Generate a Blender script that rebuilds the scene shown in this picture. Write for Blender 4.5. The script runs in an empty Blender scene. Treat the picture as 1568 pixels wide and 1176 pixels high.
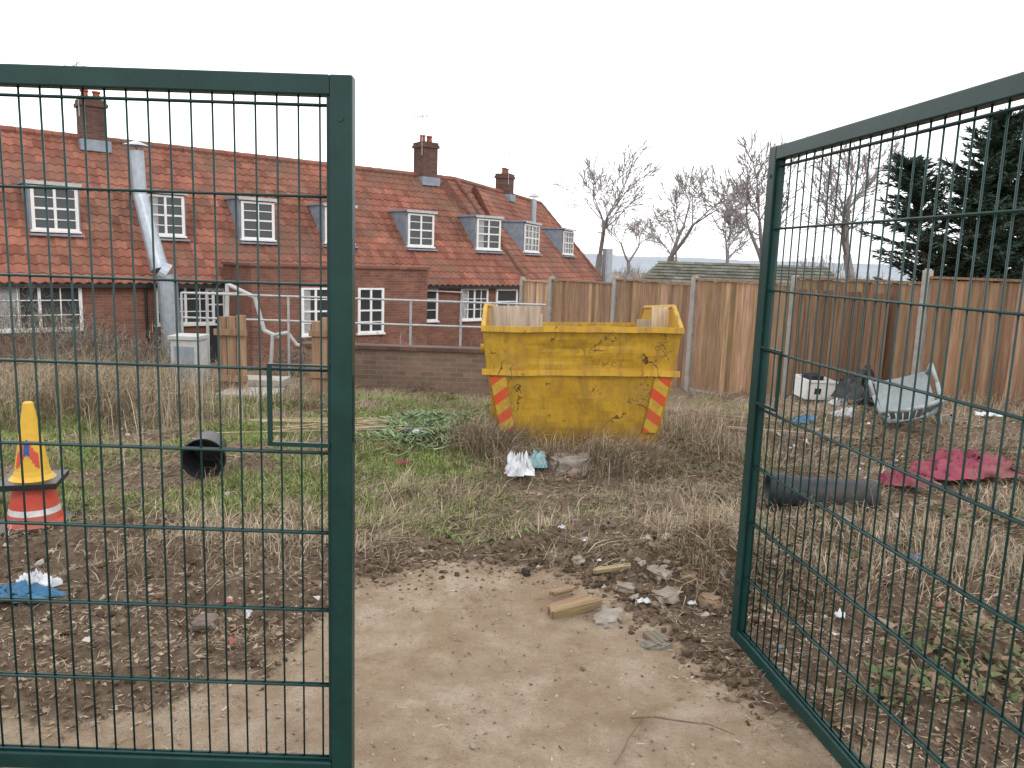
import bpy, math, random
import numpy as np
from mathutils import Vector, Matrix, Euler, noise as mnoise
random.seed(7); rng=np.random.default_rng(7)
sc=bpy.context.scene
CAMH=1.6; PIT=math.radians(9.0); ROL=math.radians(1.9); F=1200.0
# ------------------------------------------------------------------ camera
cam=bpy.data.cameras.new("camera"); co=bpy.data.objects.new("camera",cam); sc.collection.objects.link(co)
cam.sensor_width=36; cam.lens=F/1568*36; cam.clip_end=6000; cam.clip_start=0.05
co.matrix_world=Matrix.Translation((0,0,CAMH))@Matrix.Rotation(math.pi/2-PIT,4,'X')@Matrix.Rotation(ROL,4,'Z')
sc.camera=co
# ------------------------------------------------------------------ terrain
def ss(a,b,v):
    t=np.clip((v-a)/(b-a),0,1); return t*t*(3-2*t)
def vn(x,y,f,s=0.0):
    x=x*f;y=y*f
    a=x+.9*np.sin(y*.7+s*1.3+.4*x); b=y+.9*np.sin(x*.8-s+1.1*.3*y)
    return (np.sin(a*1.7+b*0.9+s)+np.sin(-a*1.1+b*1.9+2.1*s+1.3)+np.sin(a*0.6-b*2.7+s*.7+4)+np.sin(a*3.1+b*2.3+s*1.9)*.6)/3.6
EX=[-3,-1.64,-1.12,-.86,-.74,-.3,.3,.665,.8,1.02,1.14,3]
EY=[2.2,2.34,2.65,2.9,3.72,3.95,3.93,3.29,2.86,2.6,2.33,2.2]
def edge(x): return np.interp(x,EX,EY)
def gh(x,y):
    x=np.asarray(x,float);y=np.asarray(y,float)
    z=-.5*ss(7,13,y)*(1-ss(2,8,x))+.16*ss(3,7,x)*ss(5,9,y)
    z=z-1.0*ss(13.3,19,y)-2.0*ss(60,220,y)
    e_=y-edge(x)
    off=ss(0.0,.5,e_)*(1-ss(16,22,y))
    z=z+off*(.05*vn(x,y,1.3)+.045*vn(x,y,3.7,2)+.034*vn(x,y,8,5)+.02*vn(x,y,19,3)+.014*vn(x,y,33,8))+.004*vn(x,y,4,1)+.0015*vn(x,y,17,1)
    z=z+(.05+.03*vn(x,y,4.5,2))*np.exp(-((e_-.28)**2)/.03)*(np.abs(x)<2.5)
    z=z+.17*np.exp(-((x-1.0)**2+(y-3.95)**2)/.09)+.10*np.exp(-((x-.55)**2+(y-4.35)**2)/.08)+.06*np.exp(-((x+1.3)**2+(y-3.4)**2)/.15)
    z=z+.12*np.exp(-((x-1.35)**2+(y-4.1)**2)/.16)+.06*np.exp(-((x+.95)**2+(y-4.25)**2)/.05)
    z=z+.14*np.exp(-((x-2.2)**2+(y-4.6)**2)/.5)+.2*np.exp(-((x-3.6)**2+(y-7.6)**2)/1.6)+.08*np.exp(-((x-.45)**2+(y-5.95)**2)/.12)
    return z
def S(px,py,zoff=0.0):
    """site survey: bearing in the photograph -> spot on the terrain"""
    xi=px-784; yi=py-588
    x=xi*math.cos(ROL)+yi*math.sin(ROL); y=-xi*math.sin(ROL)+yi*math.cos(ROL)
    fw=F*math.cos(PIT)-y*math.sin(PIT); up=-y*math.cos(PIT)-F*math.sin(PIT)
    d=1.0
    while d<60:
        X=x/fw*d; Z=CAMH+up/fw*d
        if Z<=float(gh(X,d))+zoff: break
        d+=.02
    return Vector((X,d,float(gh(X,d))))
# ------------------------------------------------------------------ materials
def N(nt,t,**k):
    n=nt.nodes.new(t)
    for a,b in k.items(): setattr(n,a,b)
    return n
def ramp(nt,stops):
    r=N(nt,'ShaderNodeValToRGB'); e=r.color_ramp.elements
    e[0].position=stops[0][0]; e[0].color=(*stops[0][1],1); e[1].position=stops[-1][0]; e[1].color=(*stops[-1][1],1)
    for p,c in stops[1:-1]:
        q=e.new(p); q.color=(*c,1)
    return r
def base(name,rough=.8,spec=.3,metal=0):
    m=bpy.data.materials.new(name); m.use_nodes=True; nt=m.node_tree; b=nt.nodes['Principled BSDF']
    b.inputs['Roughness'].default_value=rough; b.inputs['Specular IOR Level'].default_value=spec; b.inputs['Metallic'].default_value=metal
    return m,nt,b
def coord(nt,kind='Object'):
    return N(nt,'ShaderNodeTexCoord').outputs[kind]
def noiz(nt,vec,sc_,det=5,rough=.6,dist=0):
    n=N(nt,'ShaderNodeTexNoise'); n.inputs['Scale'].default_value=sc_; n.inputs['Detail'].default_value=det
    n.inputs['Roughness'].default_value=rough; n.inputs['Distortion'].default_value=dist
    nt.links.new(vec,n.inputs['Vector']); return n.outputs['Fac']
def mix(nt,f,a,b,mode='MIX'):
    m=N(nt,'ShaderNodeMix',data_type='RGBA',blend_type=mode)
    for i,v in ((0,f),(6,a),(7,b)):
        if hasattr(v,'is_linked'): nt.links.new(v,m.inputs[i])
        elif isinstance(v,(int,float)): m.inputs[i].default_value=v
        else: m.inputs[i].default_value=(*v,1)
    return m.outputs[2]
def bump(nt,b,h,s,d=.01):
    n=N(nt,'ShaderNodeBump'); n.inputs['Strength'].default_value=s; n.inputs['Distance'].default_value=d
    nt.links.new(h,n.inputs['Height']); nt.links.new(n.outputs[0],b.inputs['Normal'])
def simple(name,c1,c2=None,scale=8,rough=.8,spec=.3,metal=0,bs=.3,bd=.01,attr=False,dirt=None):
    m,nt,b=base(name,rough,spec,metal); v=coord(nt)
    c2=c2 or tuple(x*.7 for x in c1)
    f=noiz(nt,v,scale); r=ramp(nt,[(.3,c2),(.7,c1)]); nt.links.new(f,r.inputs[0]); col=r.outputs[0]
    if attr:
        a=N(nt,'ShaderNodeVertexColor',layer_name='Col'); col=mix(nt,1.0,col,a.outputs[0],'MULTIPLY')
    if dirt:
        f2=noiz(nt,v,scale*.35,8,.7); r2=ramp(nt,[(.48,(0,0,0)),(.66,(1,1,1))]); nt.links.new(f2,r2.inputs[0]); col=mix(nt,r2.outputs[0],col,dirt)
    nt.links.new(col,b.inputs['Base Color'])
    if bs: bump(nt,b,noiz(nt,v,scale*4),bs,bd)
    return m
def attrmat(name,rough=.8,spec=.2,trans=.0):
    m,nt,b=base(name,rough,spec); a=N(nt,'ShaderNodeVertexColor',layer_name='Col'); nt.links.new(a.outputs[0],b.inputs['Base Color'])
    return m
def brickmat(name,c1,c2,mortar,plane='xz'):
    m,nt,b=base(name,.9,.15); v=coord(nt); sp=N(nt,'ShaderNodeSeparateXYZ'); nt.links.new(v,sp.inputs[0])
    ad=N(nt,'ShaderNodeMath',operation='ADD'); nt.links.new(sp.outputs[0],ad.inputs[0]); nt.links.new(sp.outputs[1],ad.inputs[1])
    cb=N(nt,'ShaderNodeCombineXYZ'); nt.links.new(ad.outputs[0],cb.inputs[0]); nt.links.new(sp.outputs[2],cb.inputs[1])
    t=N(nt,'ShaderNodeTexBrick'); nt.links.new(cb.outputs[0],t.inputs['Vector']); t.inputs['Scale'].default_value=1
    t.inputs['Brick Width'].default_value=.225; t.inputs['Row Height'].default_value=.075; t.inputs['Mortar Size'].default_value=.006; t.inputs['Mortar Smooth'].default_value=.3
    t.inputs['Color1'].default_value=(*c1,1); t.inputs['Color2'].default_value=(*c2,1); t.inputs['Mortar'].default_value=(*mortar,1)
    f=noiz(nt,v,1.1,8,.7); r=ramp(nt,[(.3,(.6,.6,.6)),(.7,(1.1,1.08,1.05))]); nt.links.new(f,r.inputs[0])
    nt.links.new(mix(nt,1.0,t.outputs[0],r.outputs[0],'MULTIPLY'),b.inputs['Base Color']); bump(nt,b,t.outputs['Fac'],-.4,.01)
    return m
M={}
M['brick']=brickmat('red_brick',(.27,.12,.085),(.18,.085,.065),(.23,.18,.15))
M['brick_d']=brickmat('dark_brick',(.16,.085,.07),(.10,.06,.05),(.14,.12,.1))
M['brick_l']=brickmat('garden_brick',(.24,.16,.115),(.16,.115,.09),(.22,.19,.16))
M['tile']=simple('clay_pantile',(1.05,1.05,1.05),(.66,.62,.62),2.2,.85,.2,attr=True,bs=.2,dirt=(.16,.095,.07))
M['gtile']=simple('mossy_grey_tile',(.17,.165,.14),(.08,.085,.06),3,.9,.2,attr=True)
M['white']=simple('white_window_paint',(.78,.78,.76),(.66,.66,.64),6,.5,.4,bs=0)
M['offw']=simple('weathered_white',(.5,.5,.49),(.36,.36,.35),6,.6,.3,bs=0)
M['glass'],nt_,b_=base('window_glass',.08,.6); b_.inputs['Base Color'].default_value=(.035,.04,.045,1)
M['curtain']=simple('net_curtain',(.4,.4,.4),(.25,.25,.26),20,.9,.1,bs=0)
M['lead']=simple('lead_cladding',(.27,.31,.36),(.17,.205,.25),5,.6,.4)
M['galv']=simple('galvanised_steel',(.42,.46,.5),(.30,.34,.38),6,.42,.5,.5)
M['gpost']=simple('galvanised_rail',(.45,.47,.48),(.3,.32,.33),12,.5,.5,.3)
M['black']=simple('black_plastic',(.018,.018,.02),(.01,.01,.012),9,.4,.5)
M['pot']=simple('terracotta',(.3,.1,.05),(.2,.07,.04),8,.8)
M['conc']=simple('concrete',(.42,.39,.35),(.27,.25,.22),7,.9,.2,bs=.5)
M['wood']=simple('fence_wood',(1.12,1.12,1.12),(.58,.57,.56),3,.85,.2,attr=True)
M['gate'],nt,b=base('green_powder_coat',.38,.35)
v=coord(nt); r=ramp(nt,[(.35,(.0025,.027,.025)),(.7,(.005,.042,.038))]); nt.links.new(noiz(nt,v,7,6,.6),r.inputs[0])
r2=ramp(nt,[(.60,(0,0,0)),(.75,(.6,.6,.6))]); nt.links.new(noiz(nt,v,42,6,.75),r2.inputs[0]); nt.links.new(mix(nt,r2.outputs[0],r.outputs[0],(.045,.075,.07)),b.inputs['Base Color'])
bump(nt,b,noiz(nt,v,160,2),.12,.002)
nt=M['wood'].node_tree
for n in list(nt.nodes):
    if n.type=='TEX_NOISE':
        mp=N(nt,'ShaderNodeMapping'); mp.inputs['Scale'].default_value=(9,9,.7); src=n.inputs['Vector'].links[0].from_socket
        nt.links.new(src,mp.inputs[0]); nt.links.new(mp.outputs[0],n.inputs['Vector'])
# ------------------------------------------------------------------ mesh builder
class MB:
    def __init__(s): s.v=[];s.f=[];s.m=[];s.c=[]
    def poly(s,pts,m=0,col=(1,1,1)):
        i=len(s.v); s.v+= [tuple(p) for p in pts]; s.f.append(tuple(range(i,i+len(pts)))); s.m.append(m); s.c+=[col]*len(pts)
    def box(s,x0,x1,y0,y1,z0,z1,m=0,col=(1,1,1),mat=None):
        p=[Vector((x,y,z)) for z in (z0,z1) for y in (y0,y1) for x in (x0,x1)]
        if mat is not None: p=[mat@q for q in p]
        i=len(s.v); s.v+=[tuple(q) for q in p]; s.c+=[col]*8
        for f in ((0,2,3,1),(4,5,7,6),(0,1,5,4),(2,6,7,3),(0,4,6,2),(1,3,7,5)):
            s.f.append(tuple(i+k for k in f)); s.m.append(m)
    def tube(s,p0,p1,r0,r1=None,n=8,m=0,col=(1,1,1),cap=True):
        r1=r0 if r1 is None else r1; p0=Vector(p0);p1=Vector(p1); d=(p1-p0)
        if d.length<1e-6: return
        d.normalize(); a=d.orthogonal().normalized(); b=d.cross(a); i=len(s.v)
        for p,r in ((p0,r0),(p1,r1)):
            for k in range(n):
                t=2*math.pi*k/n; s.v.append(tuple(p+(a*math.cos(t)+b*math.sin(t))*r)); s.c.append(col)
        for k in range(n):
            s.f.append((i+k,i+(k+1)%n,i+n+(k+1)%n,i+n+k)); s.m.append(m)
        if cap:
            s.f.append(tuple(i+k for k in reversed(range(n)))); s.m.append(m); s.f.append(tuple(i+n+k for k in range(n))); s.m.append(m)
    def path(s,pts,r,n=8,m=0,col=(1,1,1)):
        for a,b in zip(pts,pts[1:]): s.tube(a,b,r,r,n,m,col)
    def grid(s,fn,nu,nv,m=0,col=(1,1,1)):
        i=len(s.v)
        for a in range(nu+1):
            for b in range(nv+1): s.v.append(tuple(fn(a/nu,b/nv))); s.c.append(col)
        for a in range(nu):
            for b in range(nv):
                k=i+a*(nv+1)+b; s.f.append((k,k+nv+1,k+nv+2,k+1)); s.m.append(m)
    def lathe(s,prof,n=24,m=0,mat=None,mm=None):
        mat=mat or Matrix.Identity(4); i=len(s.v)
        for r,z in prof:
            for k in range(n):
                t=2*math.pi*k/n; s.v.append(tuple(mat@Vector((r*math.cos(t),r*math.sin(t),z)))); s.c.append((1,1,1))
        for j in range(len(prof)-1):
            for k in range(n):
                a=i+j*n+k; b=i+j*n+(k+1)%n; s.f.append((a,b,b+n,a+n)); s.m.append(mm[j] if mm else m)
    def rock(s,c,size,m=0,col=(1,1,1),rot=None,sub=2):
        import bmesh
        bm=bmesh.new(); bmesh.ops.create_icosphere(bm,subdivisions=sub,radius=1); sd=random.random()*99
        R=Euler((random.random()*.8,random.random()*.8,random.random()*6)).to_matrix() if rot is None else rot
        i=len(s.v)
        for v in bm.verts:
            p=v.co.copy(); q=Vector((math.copysign(abs(p.x)**.6,p.x),math.copysign(abs(p.y)**.6,p.y),math.copysign(abs(p.z)**.6,p.z)))
            q*=1+.5*mnoise.noise(p*1.9+Vector((sd,0,0)))
            q=R@Vector((q.x*size[0],q.y*size[1],q.z*size[2]))
            s.v.append(tuple(q+Vector(c))); s.c.append(col)
        for f in bm.faces: s.f.append(tuple(i+v.index for v in f.verts)); s.m.append(m)
        bm.free()
    def obj(s,name,mats,parent=None,smooth=False,bevel=0,solid=0):
        me=bpy.data.meshes.new(name); me.from_pydata(s.v,[],s.f); me.update()
        for k in mats: me.materials.append(M[k] if isinstance(k,str) else k)
        me.polygons.foreach_set('material_index',s.m)
        a=me.color_attributes.new('Col','FLOAT_COLOR','POINT'); a.data.foreach_set('color',np.array([(*c,1) for c in s.c],'f').ravel())
        if smooth: me.shade_smooth()
        o=bpy.data.objects.new(name,me); sc.collection.objects.link(o)
        if parent: o.parent=parent
        if solid:
            q=o.modifiers.new('sol','SOLIDIFY'); q.thickness=solid; q.offset=0
        if bevel:
            q=o.modifiers.new('bev','BEVEL'); q.width=bevel; q.segments=2; q.limit_method='ANGLE'
        return o
def empty(name,loc=(0,0,0),rz=0,rot=None):
    e=bpy.data.objects.new(name,None); sc.collection.objects.link(e); e.location=loc; e.rotation_euler=rot or (0,0,rz); e.empty_display_size=.2; return e
def trimesh(name,V,Fc,C,mat):
    me=bpy.data.meshes.new(name); me.vertices.add(len(V)); me.vertices.foreach_set('co',V.astype('f').ravel())
    nf=len(Fc); me.loops.add(nf*3); me.loops.foreach_set('vertex_index',Fc.astype('i').ravel())
    me.polygons.add(nf); me.polygons.foreach_set('loop_start',np.arange(nf,dtype='i')*3); me.update(calc_edges=True)
    a=me.color_attributes.new('Col','FLOAT_COLOR','POINT'); a.data.foreach_set('color',np.concatenate([C,np.ones((len(C),1))],1).astype('f').ravel())
    me.materials.append(mat); o=bpy.data.objects.new(name,me); sc.collection.objects.link(o); return o
# ------------------------------------------------------------------ world + sun
w=bpy.data.worlds.new("World"); sc.world=w; w.use_nodes=True; nt=w.node_tree; bg=nt.nodes['Background']
sky=N(nt,'ShaderNodeTexSky',sky_type='NISHITA'); sky.sun_disc=False; sky.sun_elevation=math.radians(38); sky.sun_rotation=math.radians(-40); sky.dust_density=4; sky.air_density=1
hs=N(nt,'ShaderNodeHueSaturation'); hs.inputs['Saturation'].default_value=.25; nt.links.new(sky.outputs[0],hs.inputs['Color'])
nt.links.new(mix(nt,.78,hs.outputs[0],(13.4,13.4,13.7)),bg.inputs['Color']); bg.inputs['Strength'].default_value=.15
su=bpy.data.lights.new('sun','SUN'); su.energy=.8; su.angle=math.radians(16); su.color=(1,.97,.92); so=bpy.data.objects.new('sun',su); sc.collection.objects.link(so)
so.rotation_euler=(math.radians(52),0,math.radians(40)); 
sc.view_settings.view_transform='Standard'; sc.view_settings.look='None'; sc.view_settings.exposure=0
# ------------------------------------------------------------------ ground
def axis(lo,hi,dlo,dhi,st):
    a=list(np.arange(dlo,dhi,st)); d=st; x=dhi
    while x<hi: a.append(x); d*=1.25; x+=d
    a.append(hi); d=st; x=dlo; b=[]
    while x>lo:
        d*=1.25; x-=d; b.append(max(x,lo))
    return np.array(b[::-1]+a)
xs=axis(-2500,2500,-5,6,.045); ys=axis(-60,4000,1.6,9,.035)
X,Y=np.meshgrid(xs,ys,indexing='ij'); Z=gh(X,Y); nx,ny=X.shape
V=np.stack([X,Y,Z],-1).reshape(-1,3); I=np.arange(nx*ny).reshape(nx,ny)
a,b_,c_,d_=I[:-1,:-1].ravel(),I[1:,:-1].ravel(),I[1:,1:].ravel(),I[:-1,1:].ravel()
Fc=np.concatenate([np.stack([a,b_,c_],1),np.stack([a,c_,d_],1)])
def m_conc(x,y): return 1-ss(-.12,.12,y-edge(x)+.13*vn(x,y,5,1)+.10*vn(x,y,13,3))
def m_green(x,y):
    g=ss(-.1,.45,.25+vn(x,y,1.5,4)*.8+vn(x,y,5,2)*.5)
    z=ss(4.1,4.8,y)*(1-ss(8.5,11.5,y))*(1-ss(-1.0,.5,x))
    return np.clip(g*z+.65*ss(.25,.65,vn(x,y,2.1,9))*ss(4.6,5.6,y)*(1-ss(2,4,x)),0,1)
def m_dark(x,y):
    return np.clip((1-m_conc(x,y))*(1-ss(3.9,5.2,y))*.75+ .65*ss(1.2,2,x)*(1-ss(6,8,y))*(1-m_conc(x,y))+.5*ss(.2,.7,vn(x,y,1.6,12))*(1-ss(9,11,y)),0,1)
C=np.stack([m_conc(X,Y),m_green(X,Y),m_dark(X,Y)],-1).reshape(-1,3)
gm,nt,b=base('ground_soil',.95,.15); v=coord(nt); vc=N(nt,'ShaderNodeVertexColor',layer_name='Col'); sp=N(nt,'ShaderNodeSeparateColor'); nt.links.new(vc.outputs[0],sp.inputs[0])
n1=noiz(nt,v,5,12,.72); n2=noiz(nt,v,22,8,.7); n3=noiz(nt,v,110,4,.75)
soil=ramp(nt,[(.3,(.12,.085,.058)),(.5,(.21,.155,.108)),(.72,(.30,.235,.168))]); nt.links.new(n2,soil.inputs[0])
grn=ramp(nt,[(.3,(.10,.12,.04)),(.7,(.18,.21,.07))]); nt.links.new(n2,grn.inputs[0])
con=ramp(nt,[(.32,(.27,.19,.125)),(.45,(.37,.285,.20)),(.58,(.44,.355,.265)),(.75,(.52,.44,.35))]); nt.links.new(n1,con.inputs[0])
spk=ramp(nt,[(.33,(.45,.41,.37)),(.44,(1,1,1)),(.62,(1,1,1)),(.72,(1.4,1.38,1.35))]); nt.links.new(n3,spk.inputs[0])
conc=mix(nt,1.0,con.outputs[0],spk.outputs[0],'MULTIPLY')
n4=noiz(nt,v,2.2,12,.75,.4); stn=ramp(nt,[(.45,(0,0,0)),(.57,(.6,.6,.6)),(.75,(.9,.9,.9))]); nt.links.new(n4,stn.inputs[0]); conc=mix(nt,stn.outputs[0],conc,(.285,.20,.125))
drk=ramp(nt,[(.3,(.075,.052,.036)),(.7,(.20,.145,.10))]); nt.links.new(n2,drk.inputs[0])
c=mix(nt,sp.outputs[1],soil.outputs[0],grn.outputs[0]); c=mix(nt,sp.outputs[2],c,drk.outputs[0])
q=N(nt,'ShaderNodeMath',operation='MULTIPLY_ADD'); nt.links.new(noiz(nt,v,11,10,.8),q.inputs[0]); q.inputs[1].default_value=2.8; q.inputs[2].default_value=-1.4
q2=N(nt,'ShaderNodeMath',operation='ADD'); nt.links.new(q.outputs[0],q2.inputs[0]); nt.links.new(sp.outputs[0],q2.inputs[1]); rr=ramp(nt,[(.2,(0,0,0)),(.68,(1,1,1))]); nt.links.new(q2.outputs[0],rr.inputs[0])
c=mix(nt,rr.outputs[0],c,conc)
nt.links.new(c,b.inputs['Base Color'])
hh=N(nt,'ShaderNodeMath',operation='ADD'); nt.links.new(n2,hh.inputs[0]); nt.links.new(n3,hh.inputs[1]); bump(nt,b,hh.outputs[0],.85,.02)
g=trimesh('ground',V,Fc,C,gm); g.data.shade_smooth()
# ------------------------------------------------------------------ blades
BL=attrmat('grass_blades',.8,.15)
def blades(name,x,y,L,W,lean,pal,z=None,az=None,curl=.5,z0=0.0,mat=None,cm=None):
    n=len(x); z=gh(x,y) if z is None else z; z=z+z0
    az=rng.uniform(0,2*np.pi,n) if az is None else az
    d=np.stack([np.cos(az),np.sin(az)],-1); s_=np.stack([-d[:,1],d[:,0]],-1)*(W/2)[:,None]
    tw=rng.uniform(-.6,.6,n)
    P0=np.stack([x,y,z-.01*(lean<1.2)],-1)
    h1=L*.5*np.cos(lean); r1=L*.5*np.sin(lean); l2=np.minimum(lean+curl*rng.uniform(.3,1.4,n),1.75+.0*lean); l2=np.where(lean>1.2,lean,l2)
    h2=h1+L*.5*np.cos(l2); r2=r1+L*.5*np.sin(l2)
    bend=rng.normal(0,.18,n)*L*(lean>1.0)
    def pt(r,h,k,sg,bd=0):
        q=P0.copy(); q[:,:2]+=d*r[:,None]+s_*k*sg; q[:,2]+=h+W*.5*tw*sg*k
        if bd: q[:,0]-=d[:,1]*bend; q[:,1]+=d[:,0]*bend
        return q
    O=np.zeros(n)
    V=np.stack([pt(O,O,1,-1),pt(O,O,1,1),pt(r1,h1,.8,-1),pt(r1,h1,.8,1),pt(r2,h2,0,0,1)],1).reshape(-1,3)
    k=np.arange(n)[:,None,None]*5; Fc=(np.array([[0,1,2],[1,3,2],[2,3,4]])[None]+k).reshape(-1,3)
    pal=np.array(pal); ci=rng.integers(0,len(pal),n); c=pal[ci]*rng.uniform(.7,1.25,n)[:,None]
    if cm is not None: c=c*cm[:,None]
    C=np.repeat(c,5,0)
    return trimesh(name,V,Fc,C,mat or BL)
def scat(n,x0,x1,y0,y1,dens):
    X=[];Y=[];t=0
    while t<n:
        x=rng.uniform(x0,x1,n); y=y0+(y1-y0)*rng.uniform(0,1,n)**1.35
        k=rng.uniform(0,1,n)<dens(x,y); X.append(x[k]);Y.append(y[k]); t+=k.sum()
    return np.concatenate(X)[:n],np.concatenate(Y)[:n]
GREEN=[(.15,.23,.05),(.21,.30,.08),(.12,.18,.04),(.27,.33,.11),(.33,.31,.16)]
STRAW=[(.42,.345,.24),(.33,.26,.175),(.50,.42,.31),(.23,.17,.115),(.29,.225,.15)]
BROWN=[(.14,.098,.066),(.22,.158,.108),(.29,.22,.155),(.10,.068,.048),(.35,.28,.2)]
off=lambda x,y: 1-m_conc(x,y)
skipmask=lambda x,y: 1-((x>-.1)&(x<1.25)&(y>6.5)&(y<8.6))*1.0
field=lambda x,y: 3.2*vn(x,y,.9,21)+1.5*vn(x,y,2.3,5)
near=lambda x,y: ss(3.6,4.9,y+.25*vn(x,y,2.4,4))*.9+.1
n=88000; x,y=scat(n,-6.5,3,4.0,11.5,lambda x,y:(m_green(x,y)*.97+.02)*off(x,y)*skipmask(x,y)); blades('green_grass',x,y,rng.uniform(.03,.11,n),rng.uniform(.003,.006,n),rng.uniform(.1,1.1,n),GREEN)
nc=3400; cx,cy=scat(nc,-7,7,3.6,13,lambda x,y:(.03+.97*ss(-.15,.45,vn(x,y,1.9,6)+.5*vn(x,y,5.5,2)))*near(x,y)*off(x,y)*skipmask(x,y)*(1-.7*m_green(x,y))*(1-.5*m_dark(x,y)))
kb=26; cr=rng.uniform(.03,.13,nc); cl=rng.uniform(.05,.25,nc); cle=rng.uniform(.6,1.5,nc); cb=rng.uniform(.6,1.2,nc); ca=field(cx,cy)+rng.normal(0,.4,nc)
R_=lambda a:np.repeat(a,kb); n=nc*kb
blades('dry_grass',R_(cx)+rng.normal(0,1,n)*R_(cr),R_(cy)+rng.normal(0,1,n)*R_(cr),R_(cl)*rng.uniform(.5,1.3,n),rng.uniform(.002,.0045,n),np.clip(R_(cle)+rng.normal(0,.22,n),.05,1.55),STRAW+BROWN[1:3],az=R_(ca)+rng.normal(0,.65,n),cm=R_(cb))
n=64000; x,y=scat(n,-4.5,5,2.2,9,lambda x,y:off(x,y)*skipmask(x,y)*(.08+.92*ss(-.2,.5,vn(x,y,2.6,1)+.4*vn(x,y,7,3)))*(1-.6*m_green(x,y))*(.35+.65*near(x,y))); blades('dead_stem_litter',x,y,rng.uniform(.015,.12,n)*(.5+.5*near(x,y)),rng.uniform(.0015,.005,n),rng.uniform(1.3,1.57,n),BROWN+BROWN+STRAW[1:2],z0=.012,az=field(x,y)+rng.normal(0,1.1,n))
n=24000; x,y=scat(n,-4,5,2.4,9,lambda x,y:off(x,y)*skipmask(x,y)); blades('dead_leaf_litter',x,y,rng.uniform(.01,.035,n),rng.uniform(.008,.022,n),rng.uniform(1.1,1.57,n),BROWN+[(.2,.13,.08)],z0=.008)
n=5600; x,y=scat(n,-2.2,1.6,1.6,4.1,lambda x,y:.05+.95*ss(-.55,.05,y-edge(x)+.3*vn(x,y,6,7))); blades('straw_scraps',x,y,rng.uniform(.006,.045,n),rng.uniform(.0015,.005,n),rng.uniform(1.5,1.57,n),BROWN+STRAW,z0=.006)
tx=[];ty=[];tl=[];tn=[]
def tuft(px,py,n,r,l):
    p=S(px,py); tx.append(rng.normal(p.x,r,n)); ty.append(rng.normal(p.y,r*.7,n)); tl.append(rng.uniform(l*.4,l,n)); tn.append(rng.uniform(.03,.75 if l>=.34 else 1.15,n))
for a in [(758,702,1100,.12,.50),(732,690,700,.11,.46),(778,694,800,.09,.46),(808,712,600,.12,.34),(845,705,500,.12,.28),(950,718,1300,.2,.34),(895,706,700,.18,.28),(990,716,900,.1,.36),(1100,850,600,.14,.27),(1080,820,500,.12,.26),(770,672,500,.08,.46),
    (715,590,700,.28,.55),(745,585,600,.25,.55),(690,600,300,.3,.4),(120,625,1200,.5,.8),(200,635,1200,.45,.75),(60,620,1000,.5,.75),(250,600,800,.4,.75),(160,600,900,.5,.85),(20,600,800,.5,.85),(310,640,300,.3,.45),
    (440,620,500,.4,.5),(420,600,300,.3,.5),(1085,660,500,.3,.38),(1060,690,500,.3,.3),(1110,700,600,.25,.34),(1250,880,500,.2,.2),(1400,850,700,.25,.25),(1530,880,700,.25,.3),(1480,700,500,.3,.3),(1290,640,400,.4,.25),(1500,620,500,.5,.35),
    (230,850,300,.2,.2),(420,830,400,.2,.24),(600,800,400,.2,.18),(660,770,300,.2,.18),(330,800,300,.3,.2),(1010,800,300,.2,.18),(850,800,300,.3,.13),(1060,760,500,.3,.24),(940,770,400,.25,.16),(480,790,400,.2,.22),(700,740,300,.25,.16),(560,840,300,.12,.16)]: tuft(*a)
x=np.concatenate(tx);y=np.concatenate(ty);L=np.concatenate(tl);n=len(x); blades('tall_dry_grass_tufts',x,y,L,rng.uniform(.0025,.005,n),np.concatenate(tn),STRAW[:3]+STRAW[:2]+BROWN[1:3],curl=.9,az=field(x,y)+rng.normal(0,1.3,n),cm=.88+.12*np.sign(rng.normal(size=n)))
n=7000; x,y=scat(n,1.2,6,2.6,8,lambda x,y:ss(.0,.5,vn(x,y,2.3,8))); blades('bramble_patch',x,y,rng.uniform(.02,.055,n),rng.uniform(.015,.03,n),rng.uniform(.5,1.5,n),[(.07,.11,.045),(.11,.13,.06),(.17,.14,.08),(.2,.14,.09),(.15,.11,.07)],z0=.03)
n=2200; x,y=scat(n,-4,1.4,4.2,9,lambda x,y:ss(.25,.6,vn(x,y,2.9,3))); blades('weed_leaves',x,y,rng.uniform(.02,.05,n),rng.uniform(.012,.024,n),rng.uniform(.4,1.4,n),[(.14,.19,.07),(.10,.15,.06),(.18,.22,.09)],z0=.01)
p=S(650,655); n=1500; blades('cut_foliage_pile',rng.normal(p.x,.25,n),rng.normal(p.y,.32,n),rng.uniform(.06,.16,n),rng.uniform(.01,.02,n),rng.uniform(.9,1.5,n),[(.19,.27,.13),(.25,.33,.18),(.14,.2,.1)],z0=.06)
# ------------------------------------------------------------------ rubble and clods
M['stone']=simple('rubble_stone',(1,1,1),(.6,.57,.54),14,.95,.15,attr=True,bs=.8)
M['clod']=simple('soil_clod',(1,1,1),(.55,.52,.5),30,.98,.1,attr=True,bs=1,bd=.02)
mb=MB()
SC=[(.38,.33,.28),(.28,.22,.17),(.30,.22,.17),(.22,.17,.13),(.46,.42,.37)]
for i in range(520):
    x=random.uniform(-3.6,3.6); y=random.uniform(2.0,7.5)
    if float(off(x,y))<random.random()*.97: continue
    s=random.uniform(.006,.024)*(1.4 if x>1 else 1); mb.rock((x,y,float(gh(x,y))+s*.1),(s,s*random.uniform(.6,1),s*random.uniform(.4,.7)),0,random.choice(SC),sub=1)
for i in range(110):
    x=random.gauss(.88,.25); y=random.gauss(3.9,.3); s=random.uniform(.008,.032)
    if float(off(x,y))>.3: mb.rock((x,y,float(gh(x,y))+s*.1),(s,s*.8,s*.5),0,random.choice(SC),sub=1)
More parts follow.
